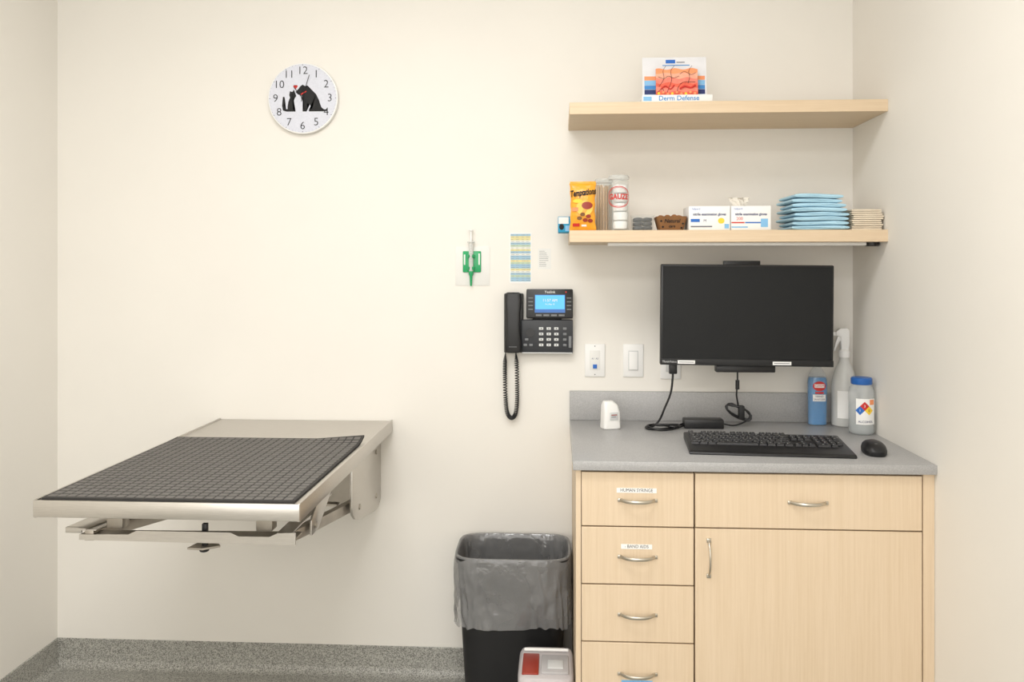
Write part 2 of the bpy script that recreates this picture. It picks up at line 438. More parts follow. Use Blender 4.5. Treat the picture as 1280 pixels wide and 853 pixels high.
# ------------------------------------------------------------------ clock
t = thing('wall_clock', 'round white wall clock with black dog and cat silhouettes', 'clock', (-0.895, 0, 2.027))
Mx = Matrix.Rotation(math.radians(90), 4, 'X')
part(B().lathe([(0.118, 0.001), (0.124, 0.003), (0.1255, 0.012), (0.124, 0.019), (0.120, 0.020)], WHITE, N=64, M=Mx), 'case', t)
DIAL = mat('dial_white', (214, 216, 226), 0.6, var=0.04, scale=160)
b = B(); b.ell(0, 0, 0.1205, 0.1205, -0.0203, DIAL, N=64); y = -0.0207
for i in range(12):
    a = math.radians(90-30*(i+1))
    b.text(str(i+1), 0.039, 0.097*math.cos(a), 0.097*math.sin(a), y, INK, bold=-0.0003)
for i in range(60):
    a = math.radians(6*i); r0 = 0.1160 if i % 5 == 0 else 0.1170; w = 0.0009 if i % 5 == 0 else 0.0003
    c, s = math.cos(a), math.sin(a)
    b.poly([(r0*c-w*s, r0*s+w*c), (r0*c+w*s, r0*s-w*c), (0.1190*c+w*s, 0.1190*s-w*c), (0.1190*c-w*s, 0.1190*s+w*c)], y, INK)
k = 0.00282
dog = [(-9, 8), (-5, 12), (-3, 15), (0, 17), (3, 15), (6, 16), (7, 13), (12, 10), (17, 5), (21, -3), (23, -11), (27, -14), (31, -14.5), (31, -16), (26, -16.5), (8, -16.5), (8, -14.5), (12, -13), (9, -8), (6, -6), (5, -16.5), (0, -16.5), (0, -14.5), (2, -13.5), (0, -4), (-1, 3), (-6, 5)]
cat = [(-8, 3), (-10, 7), (-11, 11), (-13, 8), (-16, 9), (-17, 4), (-16, 1), (-18, -4), (-19, -10), (-19, -13.5), (-21, -13), (-24, -8), (-22, -3), (-23, 2), (-25, 2), (-24, -3), (-26, -9), (-25, -15), (-20, -16.5), (-9, -16.5), (-9, -15), (-12, -14), (-11, -8), (-11, -3), (-10, 0)]
b.poly([(p[0]*k, p[1]*k) for p in dog], y, INK)
b.poly([(p[0]*k, p[1]*k) for p in cat], y, INK)
b.poly([((-9+p[0])*k, (14+p[1])*k) for p in [(0, -3), (3, 1), (2, 2.5), (0, 1.3), (-2, 2.5), (-3, 1)]], y-0.0002, RED)
b.poly([(p[0]*k, p[1]*k) for p in [(-2, 4), (5, 8), (4.6, 9.4), (-2.4, 5.6)]], y-0.0003, RED)
part(b, 'dial', t, 'white dial with black numerals and pet silhouettes')
def hand(nm, L, w, ang, yy):
    b = B(); a = math.radians(90-ang); M = Matrix.Rotation(-a, 4, 'Y')
    b.box(-0.012, L, yy-0.0008, yy, -w, w, INK, M=M)
    b.lathe([(0.0035, -yy), (0.0035, -yy+0.002)], INK, N=16, M=Mx)
    part(b, nm, t, 'thin black clock hand')
hand('hour_hand', 0.050, 0.0012, -38, -0.0225); hand('minute_hand', 0.085, 0.0009, 17, -0.0245)

# ------------------------------------------------------------------ syringe holder
t = thing('wall_holder', 'pale wall plate with green clip holding an oral syringe', 'holder', (-0.297, 0, 1.437))
part(B().box(-0.060, 0.060, -0.002, 0, -0.068, 0.068, PLATEW, 0.0005), 'plate', t)
b = B(); b.box(-0.034, 0.030, -0.007, -0.002, -0.022, 0.052, GREEN, 0.003)
for zz in (-0.008, 0.034):
    b.tube([(-0.004+0.0115*math.cos(a_), -0.0165+0.0115*math.sin(a_), zz) for a_ in [math.radians(-60+x_) for x_ in range(0, 301, 20)]], 0.0022, GREEN, 8, r2=0.006)
b.box(-0.030, -0.025, -0.0085, -0.0065, 0.004, 0.040, WHITE, 0.0005); b.box(0.021, 0.026, -0.0085, -0.0065, 0.004, 0.044, WHITE, 0.0005)
part(b, 'clip', t, 'green plastic clip')
t2 = thing('oral_syringe', 'clear dosing syringe with green tapered tip in wall clip', 'syringe', (-0.301, -0.0165, 1.367))
b = B(); b.lathe([(0.0075, 0.052), (0.008, 0.056), (0.008, 0.150), (0.013, 0.152), (0.013, 0.155)], MILKY, N=20)
for i in range(7): b.rect(-0.003, 0.003, 0.085+i*0.009, 0.0856+i*0.009, -0.0084, GREYINK)
part(b, 'barrel', t2)
b = B(); b.lathe([(0.004, 0.155), (0.004, 0.192), (0.009, 0.193), (0.009, 0.196)], WHITE, N=16); part(b, 'plunger', t2)
b = B(); b.lathe([(0.0025, 0.0), (0.0035, 0.004), (0.005, 0.034), (0.0085, 0.042), (0.0085, 0.052)], GREEN, N=20); part(b, 'tip', t2, 'green narrow tip')

# ------------------------------------------------------------------ charts on wall
b = B(); b.box(-0.038, 0.038, -0.001, 0, -0.088, 0.088, PAPER)
CB = mat('chart_blue', (158, 192, 212), 0.8); CY = mat('chart_yellow', (226, 216, 158), 0.8); CG = mat('chart_green', (190, 208, 182), 0.8); CW = mat('chart_cream', (228, 228, 220), 0.8)
cols = [CB, CY, CY, CW, CB, CG, CW, CY, CB, CW, CB, CB, CY, CG, CB, CB, CY, CW, CB, CG, CB, CB]
n = len(cols)
for i, c in enumerate(cols):
    z1 = 0.084-0.166*i/n; z0 = z1-0.166/n+0.0004
    b.rect(-0.035, 0.035, z0, z1, -0.0014, c)
    for j, xx in enumerate((-0.033, -0.016, 0.004, 0.020)):
        w = random.uniform(0.007, 0.014)
        b.rect(xx, min(xx+w, 0.034), (z0+z1)/2-0.0006, (z0+z1)/2+0.0006, -0.0018, SOFTINK)
solo(b, 'wall_chart', 'narrow paper chart with pastel coloured rows of text', 'chart', (-0.129, 0, 1.465))
b = B(); b.box(-0.023, 0.023, -0.0012, 0, -0.036, 0.036, PLATEW)
for i in range(9):
    b.rect(-0.018, -0.018+random.uniform(0.018, 0.034), 0.026-i*0.0065, 0.0272-i*0.0065, -0.0016, GREYINK)
solo(b, 'paper_note', 'small white paper note with printed lines taped to wall', 'note', (-0.046, 0, 1.462))

# ------------------------------------------------------------------ wall plates
def plate(x, z):
    b = B(); b.box(-0.035, 0.035, -0.006, 0, -0.057, 0.057, WHITE, 0.003); return b
t = thing('data_outlet', 'white wall plate with blue data port', 'outlet', (0.129, 0, 1.110))
b = plate(0, 0); b.box(-0.0175, 0.0175, -0.0075, -0.005, -0.034, 0.034, PLATEW, 0.001)
b.ell(0, 0.049, 0.002, 0.002, -0.0063, MGREY); b.ell(0, -0.049, 0.002, 0.002, -0.0063, MGREY)
b.text('A1  A2', 0.008, 0, 0.006, -0.0078, NAVY)
part(b, 'cover_plate', t)
b = B(); b.box(-0.007, 0.007, -0.011, -0.007, -0.028, -0.014, BLUE, 0.001); part(b, 'data_port', t, 'blue data jack')
t = thing('light_switch', 'white rocker light switch with screwless plate', 'switch', (0.261, 0, 1.110))
part(plate(0, 0), 'cover_plate', t)
b = B(); b.box(-0.017, 0.017, -0.0075, -0.005, -0.034, 0.034, LGREY, 0.001)
b.prism([(-0.006, -0.031), (-0.012, -0.031), (-0.008, 0.0), (-0.009, 0.031), (-0.006, 0.031)], 'x', -0.0145, 0.0145, WHITE, 0.0005)
part(b, 'rocker', t)
t = thing('power_outlet', 'white duplex power outlet behind the monitor', 'outlet', (0.389, 0, 1.104))
part(plate(0, 0), 'cover_plate', t)
b = B()
for s in (-1, 1):
    b.box(-0.016, 0.016, -0.008, -0.005, s*0.02-0.013, s*0.02+0.013, LGREY, 0.002)
    b.rect(-0.007, -0.005, s*0.02-0.002, s*0.02+0.006, -0.0084, INK); b.rect(0.005, 0.007, s*0.02-0.002, s*0.02+0.006, -0.0084, INK)
part(b, 'sockets', t)

# ------------------------------------------------------------------ phone
t = thing('desk_phone', 'black office phone with blue display mounted on wall', 'phone', (-0.0665, 0, 1.248))
b = B()
b.prism([(0, 0.003), (-0.045, 0.003), (-0.030, -0.113), (0, -0.113)], 'x', -0.058, 0.119, DGREY, 0.003)
b.box(-0.119, -0.052, -0.022, 0, -0.112, 0.094, BLACK, 0.004)
b.box(-0.02, 0.08, -0.03, 0, 0.0, 0.07, BLACK, 0.004)
b.rect(-0.056, 0.117, -0.112, -0.1085, -0.0345, LGREY)
part(b, 'body', t, 'dark grey phone body')
b = B()
Mt = Matrix.Translation((0, -0.03, 0.008)) @ Matrix.Rotation(math.radians(-8), 4, 'X')
b.box(-0.041, 0.119, -0.022, 0, 0, 0.100, BLACK, 0.004, M=Mt)
b.rect(-0.012, 0.092, 0.018, 0.080, -0.0224, LCDD, M=Mt)
b.rect(-0.010, 0.090, 0.030, 0.078, -0.0228, LCD, M=Mt)
b.text('11:57 AM', 0.013, 0.040, 0.060, -0.0232, PAPER, M=Mt)
b.text('Fri, May 10', 0.007, 0.040, 0.047, -0.0232, PAPER, M=Mt)
b.text('Yealink', 0.0125, 0.040, 0.089, -0.0228, PAPER, M=Mt)
for j in range(4):
    for s in (0, 1):
        b.rect((-0.034 if s == 0 else 0.098), (-0.018 if s == 0 else 0.113), 0.028+j*0.013, 0.031+j*0.013, -0.0226, MGREY, M=Mt)
    b.box(-0.008+j*0.026, 0.012+j*0.026, -0.0235, -0.022, 0.006, 0.012, MGREY, 0.0007, M=Mt)
b.ell(0.095, 0.089, 0.0025, 0.0025, -0.0226, RED, M=Mt)
part(b, 'display', t, 'tilted display unit with lit blue screen')
kb = B().box(-0.0075, 0.0075, -0.004, 0, -0.0045, 0.0045, LGREY, 0.001)
kb.rect(-0.0015, 0.0015, -0.002, 0.002, -0.0043, DGREY)
kme = kb.mesh('key'); rx = math.atan2(0.015, 0.116)
sl = lambda z: -0.045+0.015*(0.003-z)/0.116
for r in range(4):
    for c in range(3):
        z = -0.026-r*0.019
        part(kme, 'key', t, 'light grey number key', (0.010+c*0.026, sl(z)-0.0003, z), (rx*-1, 0, 0))
fme = B().box(-0.006, 0.006, -0.0035, 0.004, -0.004, 0.004, MGREY, 0.001).mesh('function_key')
for z, x in ((-0.026, 0.091), (-0.045, 0.091), (-0.064, 0.091), (-0.083, 0.091), (-0.083, -0.025), (-0.064, -0.040), (-0.083, -0.045)):
    part(fme, 'function_key', t, 'small dark grey function key', (x, sl(z), z))
part(B().box(-0.005, 0.005, -0.004, 0.004, -0.020, 0.020, MGREY, 0.001), 'volume_key', t, 'tall grey volume key', (0.109, sl(-.07), -0.072))
b = B(); yy = sl(-0.040)-0.003
b.ring(-0.027, -0.040, 0.015, 0.015, 0.005, yy, LGREY); b.ell(-0.027, -0.040, 0.007, 0.007, yy, LGREY)
b.lathe([(0.0155, 0.036), (0.0155, 0.0425)], BLACK, -0.027, -0.040, 24, M=Mx)
part(b, 'navigation_pad', t, 'round navigation key ring')
b = B(); rings = []
for z, a, yc, d in [(0.098, 0.020, -0.038, 0.012), (0.094, 0.028, -0.038, 0.017), (0.070, 0.030, -0.040, 0.018), (0.050, 0.028, -0.046, 0.014),
                    (0.030, 0.025, -0.050, 0.011), (-0.01, 0.024, -0.052, 0.010), (-0.050, 0.025, -0.050, 0.011), (-0.068, 0.028, -0.045, 0.014),
                    (-0.088, 0.030, -0.040, 0.018), (-0.106, 0.028, -0.038, 0.017), (-0.110, 0.020, -0.038, 0.012)]:
    rings.append(sup(-0.0865, yc, z, a, d, 4, 32))
b.loft(rings, BLACK)
b.rect(-0.100, -0.073, -0.089, -0.087, -0.0595, MGREY)
part(b, 'handset', t, 'glossy black handset')
path = spline([(-0.078, -0.030, -0.108), (-0.075, -0.026, -0.15), (-0.074, -0.022, -0.22), (-0.074, -0.02, -0.28), (-0.080, -0.02, -0.325), (-0.094, -0.02, -0.338), (-0.108, -0.02, -0.320), (-0.114, -0.02, -0.27), (-0.116, -0.02, -0.2), (-0.116, -0.02, -0.15), (-0.114, -0.02, -0.112)], 40)
coil = []; turns = 80; N = turns*9
L = len(path)-1
for i in range(N+1):
    f = i/N*L; j = min(int(f), L-1); p = path[j].lerp(path[j+1], f-j); tg = (path[j+1]-path[j]).normalized()
    n1 = Vector((0, 1, 0)); n2 = tg.cross(n1).normalized()
    env = min(1, min(i, N-i)/60.0)
    a = 2*math.pi*turns*i/N
    coil.append(p+(n1*math.cos(a)+n2*math.sin(a))*0.0062*env)
part(B().tube(coil, 0.0018, BLACK, 6), 'coiled_cord', t, 'black coiled handset cord')

# ------------------------------------------------------------------ monitor
t = thing('monitor', 'black widescreen monitor on a wall mount, screen off', 'monitor', (0.601, 0, 1.279), 0)
MM = Matrix.Translation((0, -0.215, 0)) @ Matrix.Rotation(math.radians(0.5), 4, 'Y')
b = B(); b.box(-0.272, 0.272, 0.0, 0.022, -0.161, 0.161, BLACK, 0.004, M=MM)
b.box(-0.16, 0.16, 0.022, 0.045, -0.11, 0.11, BLACK, 0.01, M=MM); part(b, 'case', t)
b = B(); b.box(-0.2655, 0.2655, -0.001, 0.001, -0.140, 0.1555, SCREEN, M=MM); part(b, 'screen', t, 'matte dark screen')
b = B(); b.box(-0.272, 0.272, -0.0022, 0.0015, -0.161, -0.141, BLACKM, 0.001, M=MM)
b.text('ThinkVision', 0.0095, -0.243, -0.151, -0.0026, LGREY, M=MM)
b.box(-0.217, -0.162, -0.0030, -0.0018, -0.157, -0.146, PAPER, M=MM)
b.box(0.082, 0.140, -0.0030, -0.0018, -0.157, -0.146, PAPER, M=MM)
b.rect(-0.213, -0.166, -0.1525, -0.1505, -0.0034, GREYINK, M=MM); b.rect(0.086, 0.135, -0.1525, -0.1505, -0.0034, GREYINK, M=MM)
part(b, 'bezel', t, 'lower bezel with white asset stickers')
b = B(); b.box(-0.063, 0.055, -0.165, -0.150, -0.10, 0.174, BLACK, 0.002); b.box(-0.09, 0.098, -0.185, -0.150, -0.186, -0.163, BLACK, 0.003)
b.box(-0.055, 0.045, -0.165, -0.158, -0.17, -0.08, BLACK)
b.box(-0.045, 0.045, -0.155, -0.02, -0.04, 0.04, BLACK, 0.004); b.box(-0.10, 0.10, -0.02, 0, -0.08, 0.08, BLACK, 0.003)
part(b, 'wall_mount', t, 'black steel wall mounting bracket')

# ------------------------------------------------------------------ power adapter and cords
CT = 0.905
t = thing('power_adapter', 'black power brick with looped cords on worktop', 'adapter', (0.477, -0.135, CT))
part(B().box(-0.064, 0.064, -0.026, 0.026, 0, 0.030, BLACK, 0.004), 'brick', t)
def cord(pts, r, nm='cord'):
    P = [(p[0]-0.477, p[1]+0.135, p[2]-CT) for p in pts]
    part(B().tube(spline(P, 8), r, BLACK, 8), nm, t)
cord([(0.375, -0.165, 1.112), (0.374, -0.165, 1.07), (0.368, -0.16, 1.02), (0.350, -0.15, 0.97), (0.335, -0.14, 0.93), (0.315, -0.14, 0.910), (0.290, -0.15, 0.909), (0.292, -0.185, 0.909), (0.33, -0.19, 0.909), (0.375, -0.16, 0.910), (0.415, -0.135, 0.918)], 0.0035)
cord([(0.415, -0.145, 0.914), (0.38, -0.18, 0.909), (0.33, -0.205, 0.909), (0.295, -0.185, 0.915), (0.30, -0.15, 0.915), (0.35, -0.135, 0.914), (0.395, -0.15, 0.917), (0.38, -0.185, 0.916), (0.34, -0.17, 0.918), (0.31, -0.165, 0.920), (0.33, -0.19, 0.921), (0.39, -0.17, 0.920)], 0.003)
part(B().box(-0.013, 0.013, -0.008, 0.008, -0.03, 0.01, BLACK, 0.003), 'plug', t, None, (0.375-0.477, -0.03, 1.115-CT))
loops = []
for i in range(58):
    a = i*2*math.pi/14; k2 = 1-0.02*(i//14)
    x = 0.046*math.cos(a)*k2; z = 0.017*math.sin(a)*k2
    c, s = math.cos(-0.45), math.sin(-0.45)
    loops.append((0.598+x*c-z*s, -0.105-0.004*(i//14)+0.004*math.sin(a*3), 0.953+x*s+z*c+0.003*math.sin(i*1.7)))
cord([(0.592, -0.12, 1.10), (0.592, -0.12, 1.05), (0.590, -0.115, 1.01)]+loops[4:]+[(0.62, -0.12, 0.925), (0.58, -0.13, 0.912), (0.54, -0.135, 0.918)], 0.0028)
part(B().tube([(0, 0, 0), (0, 0, 0.03)], 0.0065, BLACK, 10), 'cable_clip', t, None, (0.592-0.477, 0.015, 1.03-CT))
part(B().box(-0.009, 0.009, -0.014, 0.010, -0.022, 0.022, BLACKM, 0.003), 'cable_tie', t, None, (0.606-0.477, 0.024, 0.953-CT))

# ------------------------------------------------------------------ keyboard
t = thing('keyboard', 'black full-size keyboard with palm rest on worktop', 'keyboard', (0.603, -0.448, CT), math.radians(-4))
b = B()
b.prism([(-0.108, 0), (-0.108, 0.006), (-0.100, 0.010), (-0.055, 0.013), (0.100, 0.024), (0.107, 0.018), (0.107, 0)], 'x', -0.226, 0.226, BLACK, 0.003)
part(b, 'case', t)
ang = math.atan2(0.011, 0.155)
def kz(y): return 0.013+(y+0.055)*0.011/0.155
U = 0.0191
def seq(x, ws):
    o = []
    for w in ws:
        if w < 0: x += -w
        else: o.append((x, w)); x += w
    return o
rows = [seq(0, [1, -1, 1, 1, 1, 1, -.5, 1, 1, 1, 1, -.5, 1, 1, 1, 1]),
        seq(0, [1]*13+[2])+seq(15.25, [1]*3)+seq(18.5, [1]*4),
        seq(0, [1.5]+[1]*12+[1.5])+seq(15.25, [1]*3)+seq(18.5, [1]*4),
        seq(0, [1.75]+[1]*11+[2.25])+seq(18.5, [1]*3),
        seq(0, [2.25]+[1]*10+[2.75])+seq(16.25, [1])+seq(18.5, [1]*4),
        seq(0, [1.25]*3+[6.25]+[1.25]*4)+seq(15.25, [1]*3)+seq(18.5, [2, 1])]
cache = {}
KEY = mat('key_black', (33, 33, 36), 0.4)
for r, row in enumerate(rows):
    y = 0.088-r*0.0215-(0.004 if r else 0)
    for x, w in row:
        if w not in cache:
            kb = B(); h = w*U/2
            lo = [Vector((sx*(h-0.0012), sy*0.0092, 0)) for sx, sy in ((-1, -1), (1, -1), (1, 1), (-1, 1))]
            hi = [Vector((sx*(h-0.0028), sy*0.0072+0.0005, 0.006)) for sx, sy in ((-1, -1), (1, -1), (1, 1), (-1, 1))]
            kb.loft([lo, hi], KEY)
            tb = bmesh.new(); tb.faces.new([tb.verts.new(p) for p in ((-0.0035, 0.0, 0.0063), (-0.001, 0.0, 0.0063), (-0.001, 0.0045, 0.0063), (-0.0035, 0.0045, 0.0063))])
            kb.add(tb, LGREY)
            cache[w] = kb.mesh('key')
        part(cache[w], 'key', t, None, (-0.215+(x+w/2)*U, y, kz(y)-0.0005), (ang, 0, 0))

# ------------------------------------------------------------------ mouse
t = thing('computer_mouse', 'black wireless mouse beside the keyboard', 'mouse', (0.892, -0.497, CT), math.radians(-8))
part(B().loft([sup(0, 0, 0, .029, .049, 2.6), sup(0, 0, .004, .031, .052, 2.6), sup(0, 0, .014, .032, .053, 2.5), sup(0, .002, .025, .029, .047, 2.4), sup(0, .005, .032, .022, .034, 2.2), sup(0, .008, .036, .010, .016, 2.1)], BLACK), 'shell', t)
b = B(); b.tube([(-0.0035, 0, 0), (0.0035, 0, 0)], 0.009, MGREY, 16); part(b, 'scroll_wheel', t, 'grey scroll wheel', (0, -0.024, 0.024))

# ------------------------------------------------------------------ white dispenser
t = thing('tape_dispenser', 'small white plastic handheld device standing on worktop', 'device', (0.172, -0.165, CT), math.radians(18))
b = B(); b.loft([sup(0, 0, 0, .027, .020, 5), sup(0, 0, .003, .030, .023, 5), sup(0, 0, .055, .028, .022, 5), sup(-0.003, 0, .077, .025, .020, 4), sup(-0.008, 0, .090, .016, .012, 3)], WHITE)
part(b, 'body', t)
b = B(); b.box(-0.010, 0.018, -0.0245, -0.021, 0.030, 0.056, LGREY, 0.001); b.rect(-0.006, 0.014, 0.046, 0.049, -0.0249, RUST); b.rect(-0.006, 0.010, 0.040, 0.042, -0.0249, GREYINK)
part(b, 'label', t, 'small printed label')

# ------------------------------------------------------------------ sanitizer bottle
t = thing('sanitizer_bottle', 'clear hand sanitizer bottle with blue gel and red label', 'bottle', (0.868, -0.062, CT))
SH = [(0, .029, .021), (.004, .032, .024), (.140, .032, .024), (.156, .0305, .023), (.170, .026, .020), (.182, .019, .016), (.190, .014, .013), (.200, .013, .013)]
b = B(); b.loft([sup(0, 0, z, a, c, 2.5) for z, a, c in SH], CLEAR); part(b, 'body', t)
b = B(); b.loft([sup(0, 0, .003, .029, .021, 2.5), sup(0, 0, .140, .0305, .0225, 2.5), sup(0, 0, .152, .029, .0215, 2.5), sup(0, 0, .160, .0265, .020, 2.5)], GELBLUE); part(b, 'gel', t, 'blue sanitizer gel')
def flat(x, z): return (x, -0.0245*(max(0, 1-(abs(x)/.0325)**2.5))**(1/2.5)-0.0004, z)
b = B()
f2 = lambda x, z: (x, flat(x, z)[1]-0.0005, z)
f3 = lambda x, z: (x, flat(x, z)[1]-0.0010, z)
f4 = lambda x, z: (x, flat(x, z)[1]-0.0014, z)
b.ell(0, 0.132, 0.021, 0.016, 0, RED, warp=f2, N=32); b.rect(-0.016, 0.016, 0.127, 0.139, 0, PAPER, warp=f3)
b.rect(-0.021, 0.021, 0.082, 0.104, 0, PAPER, warp=f2)
b.text('GERM', 0.0115, 0, 0.1330, 0, RED, warp=f4); b.text('HAND', 0.009, 0, 0.098, 0, NAVY, warp=f3); b.text('SANITIZER', 0.0078, 0, 0.088, 0, NAVY, warp=f3)
b.rect(-0.014, 0.014, 0.107, 0.113, 0, RED, warp=f2)
part(b, 'label', t, 'red and white printed label')
b = B(); b.lathe([(.014, .200), (.014, .216), (.006, .217), (.006, .226)], CLEAR, N=20); b.box(-0.03, 0.008, -0.006, 0.006, 0.222, 0.229, WHITE, 0.002); part(b, 'pump', t, 'clear pump top')

# ------------------------------------------------------------------ spray bottle
t = thing('spray_bottle', 'white trigger spray bottle in the corner of worktop', 'bottle', (0.952, -0.075, CT))
part(B().lathe([(.036, 0), (.040, .004), (.040, .135), (.037, .160), (.026, .195), (.016, .215), (.0145, .230)], MILKY, N=36), 'body', t)
b = B(); b.lathe([(.017, .228), (.018, .232), (.018, .250), (.012, .255)], WHITE, N=24)
b.prism([(-.012, .252), (.012, .252), (.016, .275), (.014, .318), (.006, .326), (-.016, .324), (-.030, .312), (-.030, .300), (-.014, .296)], 'y', -.010, .010, WHITE, .003)
b.box(-.038, -.028, -.007, .007, .299, .313, WHITE, .002)
part(b, 'spray_head', t)
part(B().prism([(-.014, .300), (-.022, .298), (-.030, .275), (-.036, .250), (-.032, .249), (-.022, .270), (-.012, .285)], 'y', -.006, .006, WHITE, .001), 'trigger', t)
b = B(); b.rect(-0.035, 0.035, 0.03, 0.12, 0, PAPER, warp=cylwrap(.0404)); part(b, 'label', t, 'white paper label')

# ------------------------------------------------------------------ blue cap bottle
t = thing('wash_bottle', 'clear plastic bottle with blue cap and hazard diamond label', 'bottle', (0.962, -0.205, CT))
part(B().lathe([(.034, 0), (.038, .004), (.039, .010), (.039, .130), (.036, .145), (.029, .155), (.029, .160)], mat('frosted_clear', (222, 226, 226), 0.25, alpha=0.35), N=36), 'body', t)
part(B().lathe([(.035, .004), (.036, .006), (.036, .095)], mat('clear_liquid', (215, 222, 222), 0.1, alpha=0.3), N=32), 'liquid', t, 'clear liquid')
part(B().lathe([(.031, .157), (.032, .159), (.032, .175), (.029, .178), (.012, .179)], CAPBLUE, N=36), 'cap', t, 'blue screw cap')
w1, w2, w3 = cylwrap(.0394), cylwrap(.0398), cylwrap(.0402)
b = B(); b.rect(-.030, .034, .034, .115, 0, PAPER, warp=w1)
def dia(cx, cz, r, m): b.poly([(cx, cz-r), (cx+r, cz), (cx, cz+r), (cx-r, cz)], 0, m, warp=w2, sub=3)
dia(-.004, .092, .014, RED); dia(-.018, .078, .014, BLUE); dia(.010, .078, .014, YELLOW); dia(-.004, .064, .014, PAPER)
b.text('3', .011, -.004, .092, 0, PAPER, warp=w3); b.text('1', .011, -.018, .078, 0, PAPER, warp=w3); b.text('0', .011, .010, .078, 0, INK, warp=w3)
b.text('ALCOHOL', .010, 0, .043, 0, NAVY, warp=w3); b.rect(.012, .030, .096, .112, 0, ORANGE, warp=w2)
part(b, 'label', t, 'white label with four-colour hazard diamond')

# ------------------------------------------------------------------ upper shelf display
t = thing('brochure_display', 'white cardboard brochure display with orange skin diagram', 'display', (0.373, -0.245, 1.945))
part(B().box(-0.110, 0.108, -0.040, 0.030, 0, 0.025, WHITE, 0.002).text('Derm Defense', 0.021, 0.004, 0.0135, -0.0406, SKYBLUE, bold=0.0003).rect(-0.106, -0.080, 0.006, 0.020, -0.0405, LBLUE), 'ledge', t, 'white ledge with blue lettering')
Mt = Matrix.Translation((0, 0.0, 0.024)) @ Matrix.Rotation(math.radians(-7), 4, 'X')
b = B(); b.box(-0.104, 0.097, 0, 0.003, 0, 0.132, mat('pale_board', (222, 222, 224), 0.6), M=Mt)
for x0, x1 in ((-0.098, -0.060), (0.060, 0.092)):
    for z0, z1, m in ((0.0, 0.010, LBLUE), (0.011, 0.026, NAVY), (0.027, 0.040, SKYBLUE), (0.041, 0.056, LBLUE), (0.057, 0.070, ORANGE)):
        b.rect(x0, x1, z0, z1, -0.0005, m, M=Mt)
b.rect(-0.03, 0.0, 0.112, 0.124, -0.0005, BLUE, M=Mt); b.rect(0.004, 0.03, 0.114, 0.117, -0.0005, GREYINK, M=Mt); b.rect(-0.04, 0.045, 0.104, 0.107, -0.0005, SKYBLUE, M=Mt)
part(b, 'backing_board', t)
b = B(); M2 = Matrix.Translation((0, -0.020, 0.024)) @ Matrix.Rotation(math.radians(-5), 4, 'X')
def wavy(z, amp, ph): return [(-0.064+0.13*i/20, z+amp*math.sin(i*.8+ph)) for i in range(21)]
PINK = mat('pink_print', (234, 128, 108), .6, var=.12, scale=80)
PINK2 = mat('pale_pink_print', (240, 168, 140), .6, var=.1, scale=80)
LAYS = [SALMON, PINK, SALMON, PINK, PINK2, ORANGE]
tops = [wavy(0.014, .002, 0), wavy(0.028, .003, 1.2), wavy(0.042, .003, 3), wavy(0.058, .003, 2.2), wavy(0.074, .002, 4), wavy(0.088, .0025, .5)]
for k3, tp in enumerate(tops):
    base = [(-0.064, 0.0), (0.066, 0.0)] if k3 == 0 else list(tops[k3-1])
    b.prism(base+tp[::-1], 'y', -0.0006*(5-k3), 0.006, LAYS[k3], M=M2)
for i in range(9):
    b.lathe([(0.0035, -0.0028), (0.0045, -0.0005)], YELLOW if i % 3 == 0 else ORANGE, N=10, M=M2 @ Matrix.Translation((-0.056+i*0.014, -0.0045, 0.008+0.003*math.sin(i*2))) @ Matrix.Rotation(math.radians(-90), 4, 'X'))
for pts in ([(-0.055, 0.03), (-0.040, 0.055), (-0.042, 0.08), (-0.034, 0.096)], [(-0.030, 0.012), (-0.016, 0.050), (-0.018, 0.08), (-0.006, 0.098)],
            [(0.035, 0.040), (0.040, 0.06), (0.038, 0.08), (0.048, 0.097)], [(-0.058, 0.062), (-0.04, 0.056), (-0.025, 0.064), (-0.01, 0.058), (0.008, 0.064)],
            [(0.0, 0.010), (0.006, 0.030), (0.022, 0.044), (0.058, 0.044)], [(-0.060, 0.012), (-0.045, 0.024), (-0.040, 0.014)], [(0.010, 0.070), (0.025, 0.078), (0.045, 0.068), (0.060, 0.074)]):
    b.tube(spline([(p[0], -0.0040, p[1]) for p in pts], 6), 0.0006, INK, 5, M=M2)
b.tube(spline([(0.010, -0.005, 0.022), (0.024, -0.005, 0.030), (0.044, -0.005, 0.026), (0.058, -0.005, 0.034)], 8), 0.0030, RED, 8, M=M2)
b.tube(spline([(-0.050, -0.005, 0.022), (-0.035, -0.005, 0.032), (-0.020, -0.005, 0.022), (-0.008, -0.005, 0.034)], 8), 0.0018, RED, 8, M=M2)
part(b, 'picture_model', t, 'orange layered skin model with dark hairs')

# ------------------------------------------------------------------ lower shelf items
SZ = 1.547
b = B(); b.box(-0.0, 0.10, -0.05, 0.05, 0, 0.052, CYAN, 0.002)
b.rect(0.002, 0.035, 0.028, 0.050, -0.0505, PAPER); b.ell(0.012, 0.018, 0.008, 0.010, -0.0505, INK); b.rect(0.024, 0.040, 0.004, 0.022, -0.0505, LBLUE)
solo(b, 'small_carton', 'small blue and white carton at the shelf end', 'box', (0.001, -0.115, SZ))

